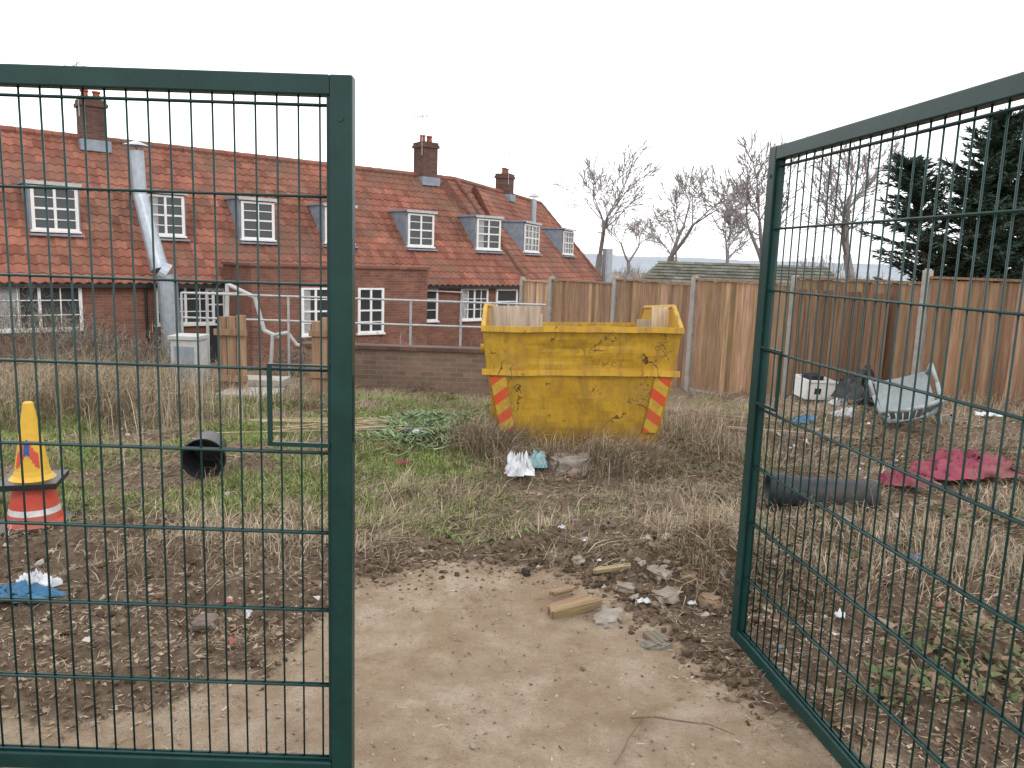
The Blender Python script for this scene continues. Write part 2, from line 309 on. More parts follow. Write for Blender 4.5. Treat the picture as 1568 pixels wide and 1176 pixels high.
for i in range(1300):
    x=random.uniform(-1.8,1.4); y=random.uniform(1.6,4.0); s=random.uniform(.002,.007)*(1 if random.random()<.94 else 2); mb.rock((x,y,float(gh(x,y))+s*.2),(s,s,s*.6),0,random.choice(SC),sub=1)
mb.obj('rubble',['stone'])
mb=MB()
for i in range(2300):
    r0=random.random()
    if r0<.35: x=random.gauss(1.0,.32); y=random.gauss(3.85,.35)
    elif r0<.55: x=random.uniform(-2.6,-.7); y=random.uniform(2.5,4.6)
    elif r0<.85: x=random.uniform(-.9,.95); y=float(edge(x))+random.gauss(.06,.16)
    else: x=random.uniform(1,3); y=random.uniform(2.4,4.8)
    if r0<.55 or r0>.85:
        if float(off(x,y))<random.random()*.8: continue
    s=random.uniform(.004,.022)*random.uniform(.6,1.4)*(.6 if y<float(edge(x)) else 1); g_=random.uniform(.75,1.3)
    mb.rock((x,y,float(gh(x,y))+s*.15),(s,s*.85,s*.6),0,random.choice([(.22*g_,.158*g_,.105*g_),(.28*g_,.205*g_,.14*g_),(.15*g_,.107*g_,.073*g_)]),sub=1)
mb.obj('soil_clods',['clod'])
def rockobj(name,px,py,size,col,lift=.3,rz=0):
    p=S(px,py); m=MB(); m.rock((0,0,0),size,0,col,rot=Matrix.Rotation(rz,3,'Z'),sub=3); o=m.obj(name,['stone']); o.location=(p.x,p.y,p.z+size[2]*lift)
for a in [(1010,884,(.06,.04,.025),(.40,.34,.28)),(930,948,(.09,.05,.016),(.36,.32,.28)),(1020,915,(.075,.05,.024),(.34,.29,.24)),(885,865,(.04,.03,.025),(.36,.32,.26)),(1005,990,(.035,.065,.014),(.25,.24,.2)),(1055,885,(.04,.04,.02),(.3,.22,.15)),(960,905,(.05,.03,.02),(.33,.29,.24)),(1085,925,(.05,.04,.03),(.28,.2,.14)),
          (315,960,(.05,.04,.03),(.22,.18,.15)),(1350,965,(.06,.04,.03),(.33,.27,.2)),(805,880,(.03,.02,.02),(.05,.045,.04)),(1500,960,(.05,.04,.03),(.30,.24,.18))]: rockobj('stone',*a,rz=random.random()*3)
p=S(872,724); m=MB(); m.rock((0,0,.05),(.15,.10,.075),0,(.33,.29,.25),rot=Matrix.Rotation(.3,3,'Z'),sub=4)
for i in range(9):
    m.rock((random.gauss(0,.13),random.gauss(-.04,.07),.02+random.uniform(0,.03)),(random.uniform(.02,.05),random.uniform(.02,.04),random.uniform(.015,.025)),0,random.choice([(.34,.3,.26),(.40,.35,.3),(.28,.21,.17)]),sub=2)
o=m.obj('concrete_rubble_lump',['stone']); o.location=p
M['tim']=simple('weathered_timber',(1.05,1.05,1.05),(.5,.47,.45),6,.9,.15,attr=True,bs=.6,dirt=(.22,.16,.11))
nt=M['tim'].node_tree
for n_ in list(nt.nodes):
    if n_.type=='TEX_NOISE':
        mp=N(nt,'ShaderNodeMapping'); mp.inputs['Scale'].default_value=(.8,9,9); src=n_.inputs['Vector'].links[0].from_socket
        nt.links.new(src,mp.inputs[0]); nt.links.new(mp.outputs[0],n_.inputs['Vector'])
def plank(name,px,py,l,w,t,rz,rx=0,col=(.33,.2,.11),lift=0,ry=0,tp=.0):
    """broken board: ragged splintered ends, uneven width"""
    p=S(px,py); m=MB(); ns=7
    for k in range(ns):   # strips of differing length make a snapped end
        ya=-w/2+w*k/ns; yb2=ya+w/ns*.985; x0=-l/2-random.uniform(0,.12*l); x1=l/2+random.uniform(-.12,.18)*l-tp*l*k/ns; zt=t*random.uniform(.86,1)
        i=len(m.v); m.box(x0,x1,ya,yb2,0,zt,0,tuple(q*random.uniform(.85,1.12) for q in col))
        for j in (1,3): m.v[i+j]=(m.v[i+j][0]-random.uniform(0,.05)*l,m.v[i+j][1],m.v[i+j][2])
    o=m.obj(name,['tim']); o.location=(p.x,p.y,p.z+.004+lift); o.rotation_euler=(rx,ry,rz)
plank('timber_offcut',880,938,.22,.075,.045,.42,.14,(.40,.27,.17),.004,-.10,.25); plank('timber_offcut',935,880,.17,.035,.018,.3,0,(.5,.38,.25),.01,-.05); plank('timber_offcut',1005,985,.1,.07,.02,-1.2,0,(.24,.22,.18))
plank('timber_offcut',862,915,.15,.03,.02,.75,.3,(.42,.31,.2),.02,.1,.3)
for q in [(1210,675,.9,.035,.015,-.25),(1130,652,.6,.03,.015,-.35)]: plank('timber_batten',q[0],q[1],q[2],q[3],q[4],q[5],0,(.46,.38,.28),.06)
m=MB()
for i in range(26):
    p=S(random.uniform(470,690),random.uniform(650,668)); a=random.gauss(.06,.12); l=random.uniform(.3,.9)
    m.tube((p.x-l*math.cos(a),p.y-l*math.sin(a),p.z+.03),(p.x+l*math.cos(a),p.y+l*math.sin(a),p.z+random.uniform(.03,.1)),.006,.003,5,0,(.55,.43,.29))
m.obj('cane_bundle',['wood'])
m=MB(); P=[S(965,1105)+Vector((0,0,.012)),S(1000,1107)+Vector((0,0,.02)),S(1040,1116)+Vector((0,0,.018)),S(1085,1118)+Vector((0,0,.02)),S(1125,1130)+Vector((0,0,.01))]
for i,(a,b) in enumerate(zip(P,P[1:])): m.tube(a,b,.0045-.0007*i,.0038-.0007*i,6,0,(.2,.14,.1))
P=[S(985,1108)+Vector((0,0,.015)),S(962,1138)+Vector((0,0,.012)),S(955,1155)+Vector((0,0,.01)),S(940,1176)+Vector((0,0,.008))]
for a,b in zip(P,P[1:]): m.tube(a,b,.0028,.002,5,0,(.2,.14,.1))
m.obj('fallen_twig',['wood'])
m=MB()
for i in range(1500):
    rr_=random.random()
    if rr_<.62: x=random.uniform(1.1,4.5); y=random.uniform(2.3,6.5)
    else: x=random.uniform(-3,1.); y=random.uniform(3.2,5.8)
    if float(off(x,y))<.5: continue
    z=float(gh(x,y)); p=Vector((x,y,z+.01)); d=Vector((random.gauss(0,1),random.gauss(0,1),random.uniform(0,.6))).normalized(); c=random.choice([(.28,.23,.18),(.16,.12,.09),(.36,.3,.22),(.1,.07,.055)])
    for k in range(4):
        q=p+d*random.uniform(.02,.08); q.z=max(q.z,float(gh(q.x,q.y))+.008); m.tube(p,q,.0025-.0005*k,.002-.0005*k,4,0,c,False); p=q; d=(d+Vector((random.gauss(0,.4),random.gauss(0,.4),random.gauss(-.15,.2)))).normalized()
m.obj('bramble_stems',['wood'])
m=MB()
for i in range(130):
    if i%3: p=S(random.uniform(1180,1560),random.uniform(600,760))
    else: p=S(random.uniform(20,1500),random.uniform(640,1000))
    if float(off(p.x,p.y))<.5: continue
    s=random.uniform(.008,.03); a=random.random()*6; c=random.choice([(.6,.61,.62),(.55,.55,.52),(.45,.44,.42),(.06,.2,.38),(.3,.1,.09),(.3,.32,.34)]); z=p.z+.015
    m.poly([(p.x+s*math.cos(a+k*1.57)*random.uniform(.5,1.2),p.y+s*math.sin(a+k*1.57)*random.uniform(.5,1),z+random.uniform(0,s)) for k in range(4)],0,c)
m.obj('litter_scraps',[BL])
# ------------------------------------------------------------------ gates
Z0=.05;Z1=2.06
def gate(name,loc,rz,L,side):
    e=empty(name,loc,rz)
    m=MB(); fw=.06; fd=.045
    m.box(0,fw,-fd/2,fd/2,Z0,Z1); m.box(L-fw,L,-fd/2,fd/2,Z0,Z1); m.box(fw,L-fw,-fd/2+.001,fd/2-.001,Z1-.052,Z1); m.box(fw,L-fw,-fd/2+.001,fd/2-.001,Z0,Z0+.05)
    m.obj('frame',['gate'],e,bevel=.004)
    m=MB(); m.box(fw+.001,fw+.010,-.012,.012,Z0+.052,Z1-.054); m.obj('infill_strip',['gate'],e)
    m=MB(); x=fw+.03
    while x<L-fw: m.tube((x,0,Z0+.045),(x,0,Z1-.045),.003,.003,6); x+=.0567
    for k in range(9):
        z=.105+.235*k
        for s in (-.0062,.0062): m.tube((fw+.004,s,z),(L-fw,s,z),.0038,.0038,6)
    m.obj('wire_mesh',['gate'],e,smooth=True)
    m=MB(); zt,zb=1.29,1.065; a,b2=(.012,.022) if side>0 else (-.022,-.012)
    m.box(fw+.002,fw+.175,a,b2,zb,zb+.012); m.box(fw+.163,fw+.175,a,b2,zb+.013,zt); m.box(fw+.002,fw+.175,a,b2,zt+.001,zt+.007)
    m.obj('lock_cage',['gate'],e)
    m=MB(); m.box(-.002,-.0006,-.010,.010,1.08,1.27); m.obj('strike_plate',['gate'],e)
    for z in (.3,1.95):
        m=MB(); s=side*(fd/2); m.tube((fw*.5,s,z),(fw*.5,s+side*.003,z),.008,.008,12); m.obj('bolt_cap',['gate'],e)
    return e
gate('green_mesh_gate',(-.44,2.15,0),math.pi,1.75,1)
gate('green_mesh_gate',(.985,3.14,0),math.atan2(-1,.133),1.75,-1)
for nm,p in (('gate_post',(-2.26,2.15)),('gate_post',(1.23,1.33))):
    m=MB(); m.box(-.05,.05,-.05,.05,-.1,2.15); m.box(-.055,.055,-.055,.055,2.151,2.165); o=m.obj(nm,['gate'],bevel=.004); o.location=(p[0],p[1],0)
# ------------------------------------------------------------------ skip
e=empty('yellow_skip',(.575,6.5,-.03),rot=(math.radians(-3.6),math.radians(-1.5),math.radians(-1)))
sm,nt,b=base('skip_paint',.6,.3); v=coord(nt)
r=ramp(nt,[(.3,(.42,.245,.025)),(.55,(.54,.32,.032)),(.75,(.60,.385,.07))]); nt.links.new(noiz(nt,v,2.5,8,.7),r.inputs[0])
def cracks(scale,off_,lo,hi,gl):
    vo=N(nt,'ShaderNodeTexVoronoi',feature='DISTANCE_TO_EDGE'); vo.inputs['Scale'].default_value=scale
    mpv=N(nt,'ShaderNodeVectorMath',operation='ADD'); nn=N(nt,'ShaderNodeTexNoise'); nn.inputs['Scale'].default_value=3.5; nn.inputs['Detail'].default_value=6; nt.links.new(v,nn.inputs['Vector'])
    m2=N(nt,'ShaderNodeMapping'); m2.inputs['Location'].default_value=(off_,off_*2,off_); m2.inputs['Scale'].default_value=(1,1,.5); nt.links.new(v,m2.inputs[0])
    nt.links.new(m2.outputs[0],mpv.inputs[0]); nt.links.new(nn.outputs['Color'],mpv.inputs[1]); nt.links.new(mpv.outputs[0],vo.inputs['Vector'])
    r2=ramp(nt,[(lo,(1,1,1)),(hi,(0,0,0))]); nt.links.new(vo.outputs[0],r2.inputs[0])
    gt=ramp(nt,[(gl,(0,0,0)),(gl+.05,(1,1,1))]); nt.links.new(noiz(nt,m2.outputs[0],3.1,3,.5),gt.inputs[0]); return mix(nt,1.0,r2.outputs[0],gt.outputs[0],'MULTIPLY')
c=mix(nt,cracks(1.5,0,.007,.016,.52),r.outputs[0],(.06,.035,.022)); c=mix(nt,cracks(2.0,3.3,.004,.011,.54),c,(.09,.05,.03))
r3=ramp(nt,[(.60,(0,0,0)),(.64,(1,1,1))]); nt.links.new(noiz(nt,v,6,10,.78),r3.inputs[0]); c=mix(nt,r3.outputs[0],c,(.13,.07,.04))
mp=N(nt,'ShaderNodeMapping'); mp.inputs['Scale'].default_value=(14,14,1.1); nt.links.new(v,mp.inputs[0])
r5=ramp(nt,[(.45,(0,0,0)),(.7,(.75,.75,.75))]); nt.links.new(noiz(nt,mp.outputs[0],1,6,.7),r5.inputs[0]); c=mix(nt,r5.outputs[0],c,(.26,.155,.045))
r6=ramp(nt,[(.5,(0,0,0)),(.68,(.5,.5,.5))]); nt.links.new(noiz(nt,v,1.6,10,.75),r6.inputs[0]); c=mix(nt,r6.outputs[0],c,(.30,.2,.085))
spz=N(nt,'ShaderNodeSeparateXYZ'); nt.links.new(v,spz.inputs[0]); mz=N(nt,'ShaderNodeMath',operation='MULTIPLY_ADD'); nt.links.new(noiz(nt,v,6,8,.7),mz.inputs[0]); mz.inputs[1].default_value=.7; nt.links.new(spz.outputs[2],mz.inputs[2])
r4=ramp(nt,[(.38,(.9,.9,.9)),(.68,(0,0,0))]); nt.links.new(mz.outputs[0],r4.inputs[0]); c=mix(nt,r4.outputs[0],c,(.18,.11,.05))
nt.links.new(c,b.inputs['Base Color']); bump(nt,b,noiz(nt,v,5,4),.45,.03); M['skip']=sm
hb,hm,ht=.62,.755,.785
def fr(z): return -.36*min(z/1.08,1)
def wd(z): return hb+(hm-hb)*z/.72 if z<.72 else hm+(ht-hm)*(z-.72)/.36
m=MB(); BK=1.65; top=BK+.36
yb=lambda z: BK+.36*min(z/1.08,1)
def dent(u,zz,k=.02): return k*(mnoise.noise(Vector((u*3.1,zz*4.0,1.7)))+.4*mnoise.noise(Vector((u*8.1,zz*9.0,4.7))))
for z0,z1 in ((0,.72),(.72,1.08)):
    m.grid(lambda u,t,z0=z0,z1=z1:(wd(z0+(z1-z0)*t)*(2*u-1),fr(z0+(z1-z0)*t)+dent(u,z0+t)*4*u*(1-u),z0+(z1-z0)*t),36,14)
    m.grid(lambda u,t,z0=z0,z1=z1:(wd(z0+(z1-z0)*t)*(2*u-1),yb(z0+(z1-z0)*t),z0+(z1-z0)*t),4,2)
    for s in (-1,1): m.grid(lambda u,t,z0=z0,z1=z1,s=s:(s*wd(z0+(z1-z0)*t),fr(z0+(z1-z0)*t)+(yb(z0+(z1-z0)*t)-fr(z0+(z1-z0)*t))*u,z0+(z1-z0)*t),12,3)
EH=1.27
for s in (-1,1): m.poly([(s*ht,-.36,1.08),(s*ht,-.02,EH),(s*ht,top-.34,EH),(s*ht,top,1.08)])
m.poly([(-hb,0,.01),(hb,0,.01),(hb,BK,.01),(-hb,BK,.01)])
m.obj('body',['skip'],e,solid=.012,smooth=False)
m=MB()
nb=20
for i in range(nb):
    xa=-ht-.015+(2*ht+.03)*i/nb; xb=-ht-.015+(2*ht+.03)*(i+1)/nb; da=.008*mnoise.noise(Vector((xa*3,0,5))); db=.008*mnoise.noise(Vector((xb*3,0,5)))
    for (ya,yb_,za,zb_) in ((-.40,-.35,1.06,1.105),(fr(.72)-.03,fr(.72)+.012,.705,.75)):
        k=len(m.v); m.v+=[(xa,ya+da,za+da),(xa,yb_+da,za+da),(xa,yb_+da,zb_+da),(xa,ya+da,zb_+da),(xb,ya+db,za+db),(xb,yb_+db,za+db),(xb,yb_+db,zb_+db),(xb,ya+db,zb_+db)]; m.c+=[(1,1,1)]*8
        for f in ((0,4,5,1),(1,5,6,2),(2,6,7,3),(3,7,4,0)): m.f.append(tuple(k+q for q in f)); m.m.append(0)
        if i==0: m.f.append((k,k+1,k+2,k+3)); m.m.append(0)
        if i==nb-1: m.f.append((k+4,k+7,k+6,k+5)); m.m.append(0)
m.box(-ht-.015,ht+.015,top-.02,top+.04,1.06,1.105)
for s in (-1,1):
    for a,b2 in (((s*ht,-.38,1.09),(s*ht,-.02,EH)),((s*ht,-.02,EH),(s*ht,top-.34,EH)),((s*ht,top-.34,EH),(s*ht,top+.02,1.09))): m.tube(a,b2,.018,.018,8)
    m.box(s*(hm+.002)-.02,s*(hm+.002)+.02,fr(.72)+.02,yb(.72),.70,.75)
    for y in (.25,.8,1.4): m.box(min(s*.68,s*.75),max(s*.68,s*.75),y-.03,y+.03,.05,.70)
    for y in (.3,1.4): m.tube((s*ht,y,.9),(s*(ht+.06),y,.9),.035,.035,12)
m.obj('rim_and_ribs',['skip'],e)
cm,nt,b=base('chevron_tape',.5,.4); v=coord(nt); s3=N(nt,'ShaderNodeSeparateXYZ'); nt.links.new(v,s3.inputs[0])
ab=N(nt,'ShaderNodeMath',operation='ABSOLUTE'); nt.links.new(s3.outputs[0],ab.inputs[0])
ad=N(nt,'ShaderNodeMath',operation='MULTIPLY_ADD'); nt.links.new(ab.outputs[0],ad.inputs[0]); ad.inputs[1].default_value=.75; nt.links.new(s3.outputs[2],ad.inputs[2])
mu=N(nt,'ShaderNodeMath',operation='MULTIPLY'); nt.links.new(ad.outputs[0],mu.inputs[0]); mu.inputs[1].default_value=5.2
frn=N(nt,'ShaderNodeMath',operation='FRACT'); nt.links.new(mu.outputs[0],frn.inputs[0]); gt=N(nt,'ShaderNodeMath',operation='GREATER_THAN'); nt.links.new(frn.outputs[0],gt.inputs[0]); gt.inputs[1].default_value=.5
c=mix(nt,gt.outputs[0],(.68,.09,.035),(.60,.38,.05)); r3=ramp(nt,[(.46,(0,0,0)),(.66,(.75,.75,.75))]); nt.links.new(noiz(nt,v,9,8,.75),r3.inputs[0]); nt.links.new(mix(nt,r3.outputs[0],c,(.3,.19,.08)),b.inputs['Base Color']); M['chev']=cm
m=MB()
for s in (-1,1):
    P=[]
    for z,o_ in ((.69,.0),(.69,.135),(.22,.115),(.22,.0)): P.append((s*(wd(z)-.012-o_),fr(z)-.012-.008,z))
    m.poly(P if s>0 else P[::-1])
m.obj('chevron_panels',['chev'],e)
m=MB(); m.box(-.76,-.32,.30,.315,.5,1.27,0,(.5,.42,.34)); m.box(-.5,-.3,.6,.615,.5,1.2,0,(.6,.5,.38)); m.box(.62,.76,.10,.115,.6,1.27,0,(.7,.55,.38)); m.box(.55,.72,.5,.515,.5,1.16,0,(.5,.4,.3))
m.box(-.7,.7,.2,1.5,.8,.82,0,(.2,.16,.12),Matrix.Rotation(.04,4,'Y'))  # dark sheet filling the skip's interior
m.obj('plywood_and_dark_fill',['wood'],e)
# ------------------------------------------------------------------ fence
e=empty('wooden_fence'); A=Vector((.745,16.2,0)); D=Vector((1.118,-1.539,0)); du=D.normalized()
mB=MB(); mP=MB(); mR=MB()
def fz(k): return 1.2+.075*k
ang=math.atan2(du.y,du.x)
ks=[-.55,0,1,2,3,4,5,6,7]
for a,b2 in zip(ks,ks[1:]):
    p=A+D*a; q=A+D*b2; Lp=(q-p).length; ztop=fz((a+b2)/2) + (.0 if a<3 else .02)
    if a<0: tint=(.58,.39,.25)
    elif a<3: tint=(.37,.235,.145)
    else: tint=(.31,.19,.115)
    x=.06
    zb=min(float(gh(p.x,p.y)),float(gh(q.x,q.y)))+.05
    while x<Lp-.05:
        wdt=random.uniform(.1,.115); mt=Matrix.Translation(p+du*(x))@Matrix.Rotation(ang,4,'Z')@Matrix.Rotation(random.gauss(.14,.015),4,'Z')
        g_=random.choice([.7,.85,.95,1,1.05,1.15,1.4])*random.uniform(.93,1.07); col=(tint[0]*g_,tint[1]*g_*random.uniform(.95,1.06),tint[2]*g_*random.uniform(.9,1.1))
        mB.box(0,wdt,-.012,.007,zb,ztop-.03+random.uniform(-.012,.012),0,col,mt); x+=.1
    mt=Matrix.Translation(p)@Matrix.Rotation(ang,4,'Z')
    mR.box(.05,Lp-.05,-.04,.04,ztop-.018,ztop+.012,0,(tint[0]*.9,tint[1]*.9,tint[2]*.9),mt)
    mR.box(.05,Lp-.05,.03,.07,ztop-.4,ztop-.33,0,tint,mt)
    mP.box(.05,Lp-.05,-.025,.025,zb-.3,zb-.003,0,(1,1,1),mt)
    if a==3:
        x=.1
        while x<Lp-.45:
            g_=random.uniform(.75,1.2); mB.box(x,x+.095,-.16,-.14,zb,ztop-.16+random.uniform(-.01,.01),0,(.21*g_,.128*g_,.08*g_),mt); x+=.102
for k in ks:
    if k<0: k=-.52
    p=A+D*k; mt=Matrix.Translation(p)@Matrix.Rotation(ang,4,'Z'); zt=fz(k)+(.07 if k!=4 else .14); g0=float(gh(p.x,p.y))-.2
    mP.box(-.045,.045,-.055,.05,g0,zt,0,(1,1,1),mt); mP.box(-.03,.03,-.04,.035,zt,zt+.02,0,(1,1,1),mt)
mB.obj('feather_edge_boards',['wood'],e); mR.obj('rails',['wood'],e); mP.obj('concrete_posts',['conc'],e,bevel=.006)
# ------------------------------------------------------------------ terraced houses
RT=3.3; RZ=4.55; EZ=.9
SL=(RZ-EZ)/RT
def window(m,x0,x1,z0,z1,y,nx,nz,glass,white,cur=None,sash=True):
    f=.055
    m.box(x0,x1,y-.02,y+.02,z0,z1,glass)
    m.box(x0-.02,x0+f,y-.06,y-.021,z0,z1,white); m.box(x1-f,x1+.02,y-.06,y-.021,z0,z1,white)
    m.box(x0+f,x1-f,y-.06,y-.021,z1-f,z1,white); m.box(x0+f,x1-f,y-.06,y-.021,z0,z0+f,white)
    m.box(x0-.06,x1+.06,y-.10,y-.0,z0-.05,z0-.002,white)
    for i in range(1,nx):
        x=x0+(x1-x0)*i/nx; t=.032 if (sash and nx>1 and i*2==nx) else .014
        m.box(x-t,x+t,y-.052,y-.022,z0+f,z1-f,white)
    for j in range(1,nz):
        z=z0+(z1-z0)*j/nz; t=.024 if j*2==nz else .012
        m.box(x0+f,x1-f,y-.047,y-.0225,z-t,z+t,white)
    if cur: m.box(x0+f,x0+f+(x1-x0)*cur,y-.0215,y-.0205,z0+f,z1-f,3)
def terrace(name,loc,rz,s0,s1,mit0,mit1,dorm,wins,doors,chims):
    e=empty(name,loc,rz); G=-2.2
    m=MB(); m.box(s0,s1,.0,.3,G,EZ-.02,0)
    m.poly([(s1,0.3,G),(s1,2*RT,G),(s1,2*RT,EZ),(s1,RT,RZ-.05),(s1,.3,EZ)],0)
    m.poly([(s0,0.3,G),(s0,2*RT,G),(s0,2*RT,EZ),(s0,RT,RZ-.05),(s0,.3,EZ)],0); m.box(s0,s1,2*RT-.2,2*RT,G,EZ,0)
    m.obj('walls',['brick'],e)
    m=MB(); nc=18; tl=(RT+.2)/nc; TW=.235
    for j in range(nc):
        t0=-.2+tl*j; t1=t0+tl*1.08; z0=EZ-.2*SL+(t0+.2)*SL+.035; z1=EZ-.2*SL+(t1+.2)*SL+.002
        sa=s0+mit0*t0; sb=s1-mit1*t0; n=int((sb-sa)/TW)
        for i in range(n+1):
            x=sa+i*TW
            if x>sb: break
            g_=random.choice([.75,.88,1,1,1.1,1.22])*(1+.28*mnoise.noise(Vector((x*.5,j*.3,rz*7)))); dk=mnoise.noise(Vector((x*.35,j*.12,3+rz)))
            tone=1 if x<4.2 else .9
            col=(.285*g_*(1-.3*max(dk,0))*tone,.115*g_*tone,.078*g_*tone)
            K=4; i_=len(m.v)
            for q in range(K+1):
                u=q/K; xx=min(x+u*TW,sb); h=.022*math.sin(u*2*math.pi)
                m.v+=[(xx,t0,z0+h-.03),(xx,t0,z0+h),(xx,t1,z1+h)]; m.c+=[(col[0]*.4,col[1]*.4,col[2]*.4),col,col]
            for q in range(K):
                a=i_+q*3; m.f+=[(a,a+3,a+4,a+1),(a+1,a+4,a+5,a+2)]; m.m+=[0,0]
    m.poly([(s0,2*RT+.2,EZ-.2),(s1,2*RT+.2,EZ-.2),(s1-mit1*RT,RT,RZ),(s0+mit0*RT,RT,RZ)],0,(.25,.08,.05))
    x=s0+mit0*RT; e1=s1-mit1*RT
    while x<e1:
        g_=random.uniform(.8,1.15); m.tube((x,RT,RZ-.0),(min(x+.42,e1),RT,RZ+.01),.11,.11,8,0,(.26*g_,.108*g_,.075*g_)); x+=.43
    def hip(a,b2):
        a=Vector(a);b2=Vector(b2);n=int((b2-a).length/.4)
        for i in range(n):
            g_=random.uniform(.75,1.1); m.tube(a.lerp(b2,i/n),a.lerp(b2,(i+1.05)/n),.12,.10,8,0,(.23*g_,.098*g_,.07*g_))
    if mit1: hip((s1+.2*mit1,-.2,EZ-.2*SL+.03),(s1-mit1*RT,RT,RZ+.02))
    else: hip((s1+.02,-.2,EZ-.2*SL+.02),(s1+.02,RT,RZ+.0))
    m.obj('pantile_roof',['tile'],e)
    m=MB(); m.box(s0,s1-.0,-.22,-.12,EZ-.32,EZ-.23,0)
    for x in (s0+1,1.8,10.4):
        if s0<x<s1: m.tube((x,-.08,EZ-.25),(x,-.08,G),.035,.035,8)
    m.obj('gutter',['black'],e)
    m=MB()
    for i,(s,wd_,nx) in enumerate(dorm):
        z0,z1=1.95,3.02; t=.90; x0=s-wd_/2; x1=s+wd_/2; tb=(3.12-EZ)/SL
        m.box(x0-.06,x0,t,tb+.1,z0-.1,z1+.06,2); m.box(x1,x1+.06,t,tb+.1,z0-.1,z1+.06,2)
        m.box(x0,x1,t+.02,t+.3,z0-.1,z1+.06,2)
        m.box(x0-.12,x1+.12,t-.12,tb+.12,z1+.061,z1+.12,2); m.box(x0-.11,x1+.11,t-.125,t-.1205,z1+.03,z1+.115,4)
        m.box(x0-.1,x1+.1,t-.2,t+.0,z0-.14,z0-.09,2)
        window(m,x0,x1,z0,z1,t,nx,4,0,1,cur=(None,.3,None,.25)[i%4])
    m.obj('dormers',['glass','white','lead','curtain','offw'],e)
    m=MB()
    for i,(s,wd_,z0,z1,nx,nz,t) in enumerate(wins): window(m,s-wd_/2,s+wd_/2,z0,z1,t,nx,nz,0,1,cur=(.25,None)[i%2])
    for s,wd_ in doors:
        m.box(s-wd_/2,s+wd_/2,-.03,-.002,-1.5,.5,0); m.box(s-wd_/2-.07,s-wd_/2,-.06,-.002,-1.5,.57,1); m.box(s+wd_/2,s+wd_/2+.07,-.06,-.002,-1.5,.57,1); m.box(s-wd_/2,s+wd_/2,-.06,-.002,.5,.57,1); m.box(s-wd_/2,s+wd_/2,-.05,-.03,.1,.14,1)
    m.obj('windows_and_doors',['glass','white','lead','curtain'],e)
    m=MB()
    for s,zt in chims:
        m.box(s-.31,s+.31,RT-.33,RT+.33,4.0,zt-.2,0); m.box(s-.36,s+.36,RT-.38,RT+.38,zt-.2,zt-.1,0); m.box(s-.33,s+.33,RT-.35,RT+.35,zt-.1,zt,0)
        m.box(s-.39,s+.39,RT-.41,RT+.41,4.2,4.5,2)
        for q in (-.15,.15):
            m.lathe([(.11,zt),(.09,zt+.2),(.12,zt+.22),(.11,zt+.26),(.07,zt+.26)],12,1,Matrix.Translation((s+q,RT,0)))
        m.tube((s-.36,RT-.3,zt-.5),(s-.36,RT-.3,zt+.95),.015,.012,5,3); m.tube((s-.36,RT-.7,zt+.85),(s-.36,RT+.4,zt+.9),.01,.01,5,3)
        for q in range(6): m.tube((s-.6,RT-.6+q*.15,zt+.86),(s-.1,RT-.6+q*.15,zt+.87),.007,.007,4,3)
    m.obj('chimneys',['brick_d','pot','lead','gpost'],e)
    return e
rz=math.radians(40)
eA=terrace('terraced_brick_houses',(-11,19.3,0),rz,-9,14.9,0,.287,
  [(-5.3,1.0,2),(-2.7,1.0,2),(0,1.0,2),(2.63,.95,2),(5.2,.95,2),(7.82,.95,2),(10.85,1.0,2),(13.75,1.05,2)],
  [(-.6,1.8,-.45,.62,4,3,0),(2.8,1.5,-.4,.62,4,3,0),(5.6,.8,-.6,.68,2,4,-2.0),(7.3,.8,-.6,.68,2,4,-2.0),(12.5,1.15,-.5,.58,4,3,0),(10.7,.5,-.5,.58,1,3,0),(-4,1.6,-.45,.62,4,3,0)],
  [(13.95,.85),(3.8-.2,.4)],[(1.45,5.6),(12.6,5.75)])
m=MB(); m.box(3.84,9.24,-2.0,-.001,-2.2,1.22,0); m.box(3.78,9.3,-2.06,.0,1.221,1.30,0); m.obj('brick_extension',['brick'],eA)
m=MB(); m.path([(9.32,-1.6,1.1),(9.5,-.3,1.0)],.03); m.tube((9.7,-.1,.6),(9.7,-.1,-2),.03); m.path([(9.35,-.12,.55),(11.9,-.12,.45),(12.0,-.14,-.3)],.025); m.obj('white_pipework',['offw'],eA)
rB=math.radians(72)
eB=terrace('terraced_brick_houses',(.41,28.9,0),rB,0,12.6,.287,0,[(3.3,2.0,4),(9.3,1.9,4)],[(4,1.2,-.5,.62,4,3,0),(9,1.2,-.5,.62,4,3,0)],[(6.5,.8)],[(6.8,5.4)])
m=MB(); m.tube((2.2,-.9,-1.6),(2.1,-.9,.95),.24,.24,18); m.tube((2.1,-.9,.95),(1.95,-.85,1.05),.28,.24,18); m.tube((1.95,-.85,1.05),(1.75,-.1,2.9),.22,.17,18); m.tube((1.75,-.1,2.9),(1.72,-.05,4.0),.17,.17,18)
for k in range(4): m.tube((1.72,-.05,4.0),(1.72+.12*math.cos(k*1.57),-.05+.12*math.sin(k*1.57),4.15),.01,.01,4)
m.tube((1.72,-.05,4.12),(1.72,-.05,4.25),.34,.03,18); m.obj('metal_flue',['galv'],eA)
m=MB(); m.tube((11.6,-.6,-1),(11.6,-.6,2.3),.25,.25,14); m.tube((5.5,1.5,2),(5.5,1.5,4.2),.12,.12,12); m.tube((5.5,1.5,4.3),(5.5,1.5,4.45),.28,.03,12); m.tube((5.5,1.5,4.2),(5.5,1.5,4.3),.02,.02,6); m.obj('metal_flue',['galv'],eB)
e=empty('outbuilding',(6.1,21.5,0),math.radians(-6))
m=MB(); m.box(-2.4,2.6,0,3,-2,.9,0); m.obj('walls',['brick_l'],e)
m=MB()
